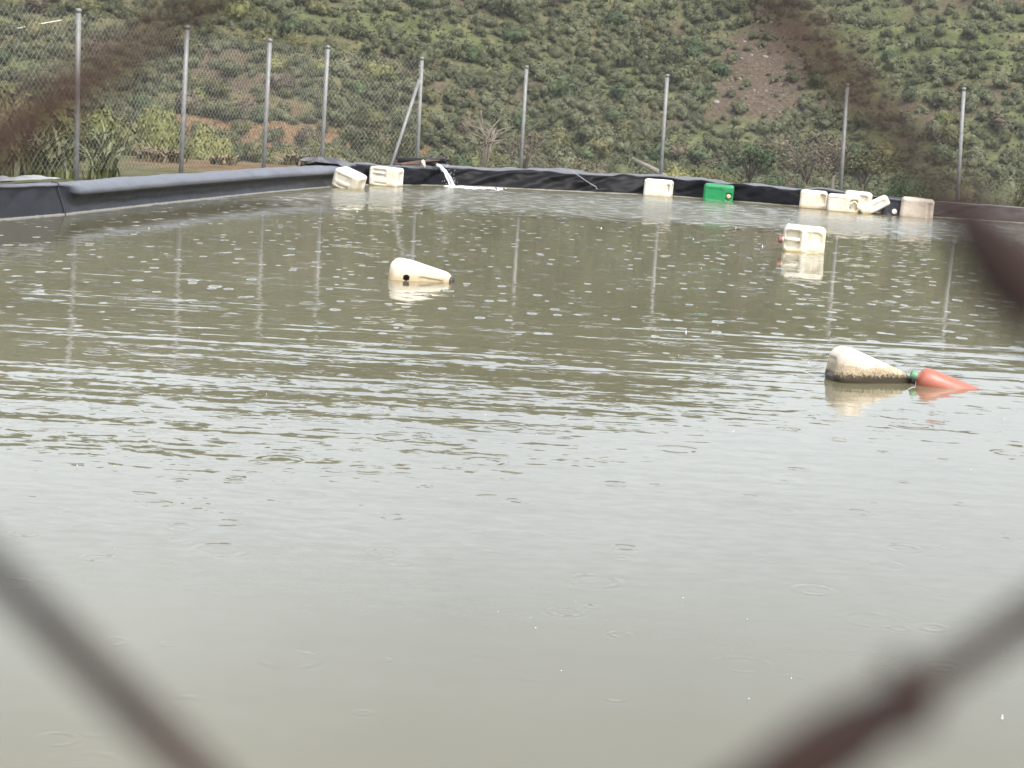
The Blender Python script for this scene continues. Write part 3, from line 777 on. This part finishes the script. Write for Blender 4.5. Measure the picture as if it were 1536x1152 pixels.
for i in range(26):
    y = rng.uniform(33, 50); x = -y*rng.uniform(.085, .20)
    if x > -3.2 or pond_sd(np.array([x]), np.array([y]))[0] < 2.2: continue
    o = bpy.data.objects.new('grass_tuft', dm); COL.objects.link(o); o.location = (x, y, gz(x, y)-.02); o.rotation_euler = (0, 0, rng.uniform(0, 6.28)); s = rng.uniform(.45, .9); o.scale = (s*1.5, s*1.5, s)
    tag(o, 'dry straw coloured grass tuft on the bare earth behind the left fence', 'grass tuft', 'dry grass tufts behind the left fence')
# fallen branch and a pale cane
lg = MB(); lg.tube([(at_px(160, 58), 58, -.05), (at_px(195, 57), 57, -.30), (at_px(228, 56), 56, -.62)], [.06, .075, .08], 8); tag(lg.build('fallen_branch', PALEBARK), 'pale bare branch lying behind the far bank left of a white canister', 'branch')
cn = MB(); cn.tube([(-34.5, 136.0, 4.35), (-33.2, 136.8, 4.75), (-31.9, 137.4, 5.1)], .035, 6); tag(cn.build('water_hose', simple('pale_hose', (.62, .6, .48), .6)), 'thin pale hose hung across the slope at the upper left', 'hose')

# ------------------------------------------------------------------ canisters
def block(L, W, H, r, cuts=26, disp=(), taper=None, holes=(), bulge=.0, dents=0, seed=0):
    """blow-moulded box: rounded corners, recessed panels, handle hollows, dents"""
    bm = bmesh.new(); bmesh.ops.create_cube(bm, size=2)
    bmesh.ops.subdivide_edges(bm, edges=bm.edges[:], cuts=cuts, use_grid_fill=True)
    half = Vector((L/2, W/2, H/2))
    for v in bm.verts:
        c = v.co.copy()
        ax = max(range(3), key=lambda i: abs(c[i])); sg = 1 if c[ax] > 0 else -1
        u = [c[i]*half[i] for i in range(3)]
        p = Vector(u); q = Vector([max(-half[i]+r, min(half[i]-r, p[i])) for i in range(3)])
        d = p-q
        if d.length > 1e-9: p = q+d.normalized()*r
        nrm = Vector((0, 0, 0)); nrm[ax] = sg
        oth = [i for i in range(3) if i != ax]
        if bulge: p += nrm*bulge*(1-c[oth[0]]**2)*(1-c[oth[1]]**2)
        for (fa, fs, cu, cv, hu, hv, rad, dep, soft) in disp:
            if fa != ax or fs != sg: continue
            du = abs(u[oth[0]]-cu)-hu+rad; dv = abs(u[oth[1]]-cv)-hv+rad
            sd = math.hypot(max(du, 0), max(dv, 0))+min(max(du, dv), 0)-rad
            t = min(1, max(0, -sd/soft)); p -= nrm*dep*t*t*(3-2*t)
        if dents: 
            nz = mn.noise(Vector(u)*7+Vector((seed, 0, 0))); p += Vector((mn.noise(Vector(u)*6+Vector((0, seed, 3))), nz, mn.noise(Vector(u)*5+Vector((seed, 9, 0)))))*dents
        if taper: 
            t = (u[0]+L/2)/L; s = np.interp(t, [a for a, _, _ in taper], [b for _, b, _ in taper]); s2 = np.interp(t, [a for a, _, _ in taper], [b for _, _, b in taper])
            p.y *= s; p.z *= s2
        v.co = p
    if holes:
        kill = [f for f in bm.faces if any((f.calc_center_median()-Vector(h[:3])).length < h[3] for h in holes)]
        bmesh.ops.delete(bm, geom=kill, context='FACES')
    me = bpy.data.meshes.new('canister_body'); bm.to_mesh(me); bm.free(); return me
def cap_mesh(parent, at, axis, r, h, mat, name='cap'):
    a = Vector(axis).normalized(); mb = MB(); seg = 24
    mb.lathe([(-.004, 0.0), (-.004, r*.9), (0, r), (h*.85, r), (h, r*.86), (h, 0)], at, a, seg)
    me = mb.mesh(name)
    for i, v in enumerate(me.vertices):   # grip ribs
        ring, k = divmod(i, seg)
        if ring in (2, 3) and k % 2:
            o = v.co-Vector(at); o -= a*o.dot(a); v.co -= o*.07
    o = link(name, me, parent, mat, False); return o
def neck(parent, at, axis, r, h, mat):
    mb = MB(); mb.lathe([(-.03, r*1.25), (0, r*1.1), (.008, r), (h, r)], at, axis, 20); return mb.build('neck', mat, parent)
def handle(parent, pts, r, mat):
    mb = MB(); mb.tube(pts, r, 10); return mb.build('handle', mat, parent)
def canister(lab, loc, rot, me, mat, name='canister', group=None, cat='canister'):
    t = empty(name, loc); t.rotation_euler = [R(a) for a in rot]; tag(t, lab, cat, group)
    link('body', me, t, mat, True); return t
WHITE = plastic('white_plastic', (.68, .645, .55), (.40, .32, .17), .005, .05, .75)
CREAM = plastic('cream_plastic', (.68, .61, .50), (.36, .27, .13), .0, .085, .8)
IVORY = plastic('ivory_plastic', (.68, .635, .53), (.30, .23, .08), .0, .06, .85)
TAN = plastic('tan_plastic', (.52, .445, .37), (.30, .24, .18), .0, .07, .6)
ALGAE = plastic('algae_plastic', (.60, .53, .42), (.30, .225, .13), .085, .105, .9, .42, .046)
GREENP = plastic('green_plastic', (.006, .21, .066), (.01, .10, .05), -.02, .03, .6, .3)
BLACKP = plastic('black_plastic', (.012, .014, .022), (.03, .03, .03), 0, .04, .5, .35)
ORANGE = plastic('orange_plastic', (.36, .115, .075), (.30, .09, .06), -.01, .03, .5, .4)
DARKCAP = simple('dark_cap', (.05, .045, .04), .6, .4, 30)
REDCAP = simple('red_brown_cap', (.24, .085, .07), .6, .35, 40)
TANCAP = simple('tan_cap', (.55, .36, .22), .5, .2)
WCAP = simple('white_cap', (.85, .8, .74), .45, .1)
GCAP = simple('pale_green_cap', (.12, .25, .16), .5, .4, 30)
Y_ = 1; Z_ = 2; X_ = 0
# near one, lying on its side with the handle hollow and raised panel towards us
me = block(.44, .30, .325, .05, 34, [(Y_, -1, -.122, .01, .088, .105, .04, .07, .02), (Y_, -1, .095, -.005, .095, .115, .06, .012, .016), (Z_, 1, -.02, 0, .16, .10, .03, .006, .02)], [(0, .92, .90), (.08, 1, 1), (1, 1, 1)], dents=.004)
c = canister('white canister afloat alone with a red brown cap and a handle hollow', (3.005, 21.25, .112), (0, 1.5, -6), me, IVORY)
handle(c, [(-.205, -.118, .01), (-.16, -.135, .012), (-.10, -.135, .012), (-.045, -.112, .012)], .021, IVORY)
neck(c, (-.215, -.09, -.0), (-1, -.1, 0), .03, .03, IVORY); cap_mesh(c, (-.235, -.095, 0), (-1, -.1, 0), .036, .035, REDCAP)
# jug in the middle, holed
me = block(.50, .25, .235, .075, 40, [(Y_, -1, .07, -.03, .10, .05, .03, .012, .02)], [(0, .97, .95), (.06, 1, 1), (.32, 1, .98), (.93, .66, .54), (1, .58, .46)], [(-.115, -.125, -.012, .026)], dents=.004, seed=3)
c = canister('lone cream jug adrift mid pond with a dark hole', (-.745, 15.35, .024), (0, 6.0, 4), me, CREAM, 'jug', cat='jug')
cap_mesh(c, (.207, -.035, .010), (1, -.6, .1), .033, .045, DARKCAP)
# canister with the algae line
me = block(.50, .30, .27, .08, 38, [(X_, -1, 0, 0, .08, .07, .03, .012, .02)], [(0, .95, .95), (.07, 1, 1), (.25, 1, 1), (1, .42, .30)], dents=.004, seed=5)
c = canister('cream canister floating low with a black algae line', (1.955, 10.86, .040), (0, 9, 10), me, ALGAE); c.scale = (.93, .9, .83)
cap_mesh(c, (.245, 0, 0), (1, 0, 0), .034, .03, DARKCAP)
# orange bottle
t = tag(empty('bottle', (2.185, 10.82, .050)), 'orange bottle with a green cap sinking beside the cream canister', 'bottle'); t.rotation_euler = (0, R(19), R(-4)); t.scale = (.9, .84, .84)
mb = MB(); mb.lathe([(-.004, 0), (-.004, .026), (.026, .03), (.032, .045), (.042, .064), (.06, .076), (.11, .082), (.40, .084), (.42, .07), (.42, 0)], (0, 0, 0), (1, 0, 0), 32)
mb.build('body', ORANGE, t); cap_mesh(t, (.016, 0, 0), (-1, 0, 0), .031, .036, GCAP)
# along the far bank
me = block(.43, .31, .30, .05, 30, [(Y_, -1, -.02, .035, .13, .06, .03, .012, .014), (Y_, -1, -.02, -.085, .10, .022, .02, .014, .012), (X_, 1, 0, 0, .09, .09, .04, .014, .02)], [(0, .94, .92), (.15, 1, 1), (1, .95, .92)], dents=.005, seed=8)
canister('white canister tipped askew in the left corner of the pond', (-2.56, 29.5, .115), (6, 17, -24), me, WHITE)
me = block(.47, .32, .31, .045, 30, [(Y_, -1, -.07, .05, .115, .075, .03, .03, .016), (Y_, -1, -.04, -.10, .11, .02, .015, .014, .012), (X_, 1, 0, 0, .10, .09, .04, .014, .02)], dents=.004, seed=9)
c = canister('white canister against the liner left of the falling water', (-2.12, 31.0, .135), (0, 1.5, -16), me, WHITE)
handle(c, [(-.175, -.135, .06), (-.14, -.146, .06), (-.03, -.146, .06), (.035, -.135, .06)], .015, WHITE)
me = block(.46, .32, .31, .05, 30, [(Y_, -1, .175, .02, .024, .07, .02, .045, .014), (X_, 1, 0, 0, .09, .09, .04, .012, .02)], dents=.005, seed=10)
canister('clean white canister standing alone just left of the green one', (2.22, 33.02, .115), (0, 1.5, -10), me, WHITE)
me = block(.48, .32, .33, .045, 30, [(Y_, -1, .165, -.02, .05, .07, .03, .03, .02), (Y_, -1, -.06, 0, .13, .10, .04, .006, .015)], dents=.003, seed=11)
c = canister('green canister with a small tan cap', (3.15, 32.4, .105), (0, 2, -6), me, GREENP)
neck(c, (.155, -.13, -.01), (.25, -1, 0), .026, .03, GREENP); cap_mesh(c, (.160, -.148, -.01), (.25, -1, 0), .036, .03, TANCAP)
me = block(.42, .32, .32, .055, 30, [(Y_, -1, .15, .03, .05, .09, .03, .05, .02)], dents=.006, seed=12)
canister('cream canister at the left end of the crowded row', (4.57, 31.62, .13), (0, 2, -10), me, CREAM)
me = block(.50, .31, .31, .05, 34, [(Y_, -1, .155, .0, .07, .09, .05, .035, .016), (Y_, -1, -.09, .01, .12, .10, .04, .010, .015), (Y_, -1, -.02, -.13, .2, .014, .01, .01, .01)], dents=.005, seed=13)
c = canister('cream canister with an arched handle hollow in the crowded row', (4.97, 31.12, .115), (0, 1, -8), me, CREAM)
handle(c, [(.10, -.14, -.05), (.115, -.155, .03), (.155, -.16, .06), (.20, -.155, .03), (.21, -.14, -.05)], .014, CREAM)
me = block(.42, .30, .32, .055, 28, [(Y_, -1, .07, .02, .07, .09, .04, .03, .02)], dents=.006, seed=14)
canister('ivory canister half hidden behind the arched handle one', (5.25, 31.52, .155), (0, 3, -6), me, IVORY)
me = block(.47, .27, .18, .04, 30, [(Y_, -1, .05, 0, .12, .05, .03, .012, .02), (X_, 1, 0, 0, .08, .05, .03, .012, .02)], [(0, .97, 1.0), (1, .95, .86)], dents=.003, seed=15)
canister('crushed pale canister propped aslant in the crowded row', (5.42, 30.98, .125), (4, -30, -6), me, IVORY)
me = block(.34, .32, .32, .04, 28, [(Y_, -1, .03, 0, .12, .11, .03, .008, .015), (Z_, 1, 0, 0, .1, .1, .03, .01, .02)], dents=.003, seed=16)
c = canister('black canister with a round white cap', (5.72, 31.05, .115), (0, 3, -6), me, BLACKP)
neck(c, (.02, -.15, -.055), (0, -1, 0), .03, .03, BLACKP); cap_mesh(c, (.02, -.168, -.055), (0, -1, 0), .042, .03, WCAP)
me = block(.50, .34, .34, .055, 30, [(Y_, -1, .17, .0, .035, .12, .03, .014, .02), (X_, 1, 0, 0, .1, .1, .04, .012, .02)], dents=.006, seed=17)
canister('dusty beige canister at the right end of the crowded row', (6.05, 30.82, .12), (0, 3, -10), me, TAN)

# ------------------------------------------------------------------ inlet pipe and falling water
PIPE = simple('black_pipe', (.012, .011, .011), .45, .4, 10, bmp=.2)
p0 = Vector(on_far(-1.30, .16, .385)); 
pm = MB(); pm.lathe([(0, .036), (0, .05), (.02, .05), (.02, .046), (.30, .046), (.31, .051), (.35, .051), (.36, .046), (.80, .046), (.80, .036), (0, .036)], p0+Vector((.13, -.02, .005)), (-1, .14, -.04), 20)
tag(pm.build('pipe', PIPE), 'black pipe lying along the top of the far bank pointing right', 'pipe')
pm = MB(); q0 = Vector(on_far(-1.37, .03, .325)); pm.lathe([(0, .032), (0, .042), (.03, .042), (.03, .037), (.7, .037), (.7, .03), (0, .032)], q0, (-.5, .85, .03), 20)
tag(pm.build('pipe', PIPE), 'black outlet pipe under the other one pouring water into the pond', 'pipe')
dw = MB(); a = on_far(-1.95, .15, .30); e_ = on_far(-1.3, .12, .30); f_ = on_far(-1.62, .10, .3); dw.tube([(a[0], a[1], .31), (f_[0], f_[1], .365), (e_[0], e_[1], .40)], [.012, .02, .012], 6); dw.tube([(a[0]+.1, a[1]-.02, .32), (f_[0]+.05, f_[1]-.04, .345)], [.02, .014], 6)
tag(dw.build('driftwood', simple('brown_wood', (.10, .06, .045), .9, .4)), 'brown sticks of driftwood piled on the pipe', 'driftwood')
rg = bmesh.new(); bmesh.ops.create_icosphere(rg, subdivisions=3, radius=.05)
for v in rg.verts: v.co = Vector((v.co.x*.7, v.co.y*.7, v.co.z*1.2))*(1+.9*mn.noise(v.co*26))
rm = bpy.data.meshes.new('rag'); rg.to_mesh(rm); rg.free(); o = link('rag', rm, None, simple('dirty_rag', (.5, .42, .36), .9, .5, 20), True); o.location = Vector(on_far(-1.55, .06, .335)); tag(o, 'small dirty pale rag caught under the pipe', 'rag')
wat, nt, b = newmat('white_water'); co = objco(nt)
nt.links.new(ramp(nt, noise_(nt, co, 22, 4, .7), [(.35, (.55, .57, .58)), (.6, (.9, .9, .9))]), b.inputs['Base Color']); b.inputs['Roughness'].default_value = .15; b.inputs['Transmission Weight'].default_value = .25; b.inputs['IOR'].default_value = 1.33
st = MB()
s0 = q0+Vector((.0, -.01, 0)); e0 = Vector((-1.12, 32.02, -.02)); vx = (e0-s0)
for k in range(22):
    off = Vector((rng.normal()*.012, rng.normal()*.010, rng.normal()*.009)); sp = rng.uniform(.95, 1.05); pts = []; rr = []
    for i in range(13):
        t = i/12; z = s0.z+(e0.z-s0.z)*(.15*t+.85*t*t)
        pts.append((s0.x+vx.x*t*sp+off.x*(.4+1.6*t)+.006*math.sin(i*1.7+k), s0.y+vx.y*t*sp+off.y*(.4+1.6*t), z+off.z*(1-t))); rr.append((.014-.006*t)*rng.uniform(.7, 1.2))
    st.tube(pts, rr, 7)
for k in range(60):
    t = rng.uniform(.3, 1); st.lathe([(-.008, .0005), (0, .007*rng.uniform(.5, 1.2)), (.008, .0005)], (s0.x+vx.x*t+rng.normal()*.06, s0.y+vx.y*t+rng.normal()*.05, max(.01, s0.z*(1-t*t)+rng.normal()*.03)), (0, 0, 1), 6)
tag(st.build('water_jet', wat), 'white jet of water pouring from the pipe into the pond', 'water jet')
# foam spreading from the foot of the jet
fm = bmesh.new()
for k in range(170):
    t = rng.uniform()**1.6; x = -1.14+.8*t+rng.normal()*.05; y = 31.95+.22*t+rng.normal()*(.07+.16*t)
    if pond_sd(np.array([x]), np.array([y]))[0] > -.02: continue
    r = .008+.026*rng.uniform()**2.5*(1.2-t*.9)
    mt = Matrix.Translation((x, y, .001)) @ Matrix.Diagonal((r*2.0, r*1.3, r*.55, 1))
    bmesh.ops.create_icosphere(fm, subdivisions=1, radius=1, matrix=mt)
fo = bpy.data.meshes.new('foam'); fm.to_mesh(fo); fm.free()
tag(link('foam', fo, None, simple('foam_white', (.82, .83, .82), .5, .08), True), 'white foam drifting right from the foot of the falling water', 'foam', kind='stuff')
# drops thrown up by the rain
sp = MB()
for k in range(64):
    y = 4.6+26*rng.uniform()**1.6; x = rng.uniform(-.27, .27)*y
    if pond_sd(np.array([x]), np.array([y]))[0] > -.3: continue
    r = rng.uniform(.0010, .0022)*(.7+y/16); h = rng.uniform(.003, .03)*(.5 if y < 9 else 1)
    sp.lathe([(-r, .0002), (-r*.6, r*.8), (0, r), (r*.6, r*.8), (r, .0002)], (x, y, h), (0, 0, 1), 8)
    if k % 9 == 0: sp.lathe([(0, r*1.8), (.008, r*.8), (h+.004, r*.55)], (x, y, 0), (0, 0, 1), 8)
tag(sp.build('rain_splashes', wat), 'tiny white drops thrown up by rain hitting the pond', 'splashes', kind='stuff')

# ------------------------------------------------------------------ camera, sky and light
cam = bpy.data.cameras.new('camera'); co_ = bpy.data.objects.new('camera', cam); COL.objects.link(co_)
th = R(3.3); pt = math.atan(423.3/3000)
Fv = Vector((0, math.cos(pt), -math.sin(pt))); U0 = Vector((0, math.sin(pt), math.cos(pt))); R0 = Vector((1, 0, 0))
Rv = R0*math.cos(th)+U0*math.sin(th); Uv = U0*math.cos(th)-R0*math.sin(th)
M = Matrix((Rv, Uv, -Fv)).transposed().to_4x4(); M.translation = (0, 0, 1.4); co_.matrix_world = M
cam.sensor_width = 36; cam.lens = 36*3000/1536; cam.clip_start = .01; cam.clip_end = 3000
cam.dof.use_dof = True; cam.dof.focus_distance = 12; cam.dof.aperture_fstop = cam.lens/3.1; cam.dof.aperture_blades = 0
scene.camera = co_

hm, nt, b = newmat('rain_haze'); nt.nodes.remove(b)
pv = nt.nodes.new('ShaderNodeVolumePrincipled'); pv.inputs['Color'].default_value = (.96, .97, 1, 1); pv.inputs['Density'].default_value = .00032; pv.inputs['Anisotropy'].default_value = .2
nt.links.new(pv.outputs[0], nt.nodes['Material Output'].inputs['Volume'])
bm = bmesh.new(); bmesh.ops.create_cube(bm, size=1, matrix=Matrix.Translation((0, 112, 21)) @ Matrix.Diagonal((660, 640, 54, 1)))
hme = bpy.data.meshes.new('haze'); bm.to_mesh(hme); bm.free()
tag(link('haze', hme, None, hm), 'thin rain haze in the air over pond and hillside', 'haze', kind='stuff')

world = bpy.data.worlds.new('World'); scene.world = world; world.use_nodes = True
nt = world.node_tree; bg = nt.nodes['Background']
SUN_EL, SUN_AZ = R(52), R(150)
sky = nt.nodes.new('ShaderNodeTexSky'); sky.sky_type = 'NISHITA'; sky.sun_disc = False
sky.sun_elevation = SUN_EL; sky.sun_rotation = SUN_AZ; sky.air_density = 1; sky.dust_density = 4; sky.ozone_density = 1
hs = nt.nodes.new('ShaderNodeHueSaturation'); hs.inputs['Saturation'].default_value = .42
nt.links.new(sky.outputs[0], hs.inputs['Color'])
tc = nt.nodes.new('ShaderNodeTexCoord')
cl = noise_(nt, tc.outputs['Generated'], 2.6, 4, .55)
cloud = ramp(nt, cl, [(.32, (1.20, 1.22, 1.25)), (.68, (1.55, 1.54, 1.50))])
nt.links.new(mixc(nt, 1, hs.outputs[0], cloud, 'MULTIPLY'), bg.inputs['Color'])
bg.inputs['Strength'].default_value = .15
sl = bpy.data.lights.new('sun', 'SUN'); sl.energy = .8; sl.angle = R(14); sl.color = (1, .97, .93)
so = bpy.data.objects.new('sun', sl); COL.objects.link(so)
d = Vector((math.sin(SUN_AZ)*math.cos(SUN_EL), math.cos(SUN_AZ)*math.cos(SUN_EL), math.sin(SUN_EL)))
so.rotation_euler = (-d).to_track_quat('-Z', 'Y').to_euler()
vs = scene.view_settings; vs.view_transform = 'Standard'; vs.look = 'None'; vs.exposure = 1.08; vs.gamma = 1; vs.use_curve_mapping = False
scene.cycles.max_bounces = 6; scene.cycles.diffuse_bounces = 3; scene.cycles.glossy_bounces = 3; scene.cycles.transmission_bounces = 4
scene.cycles.caustics_reflective = False; scene.cycles.caustics_refractive = False
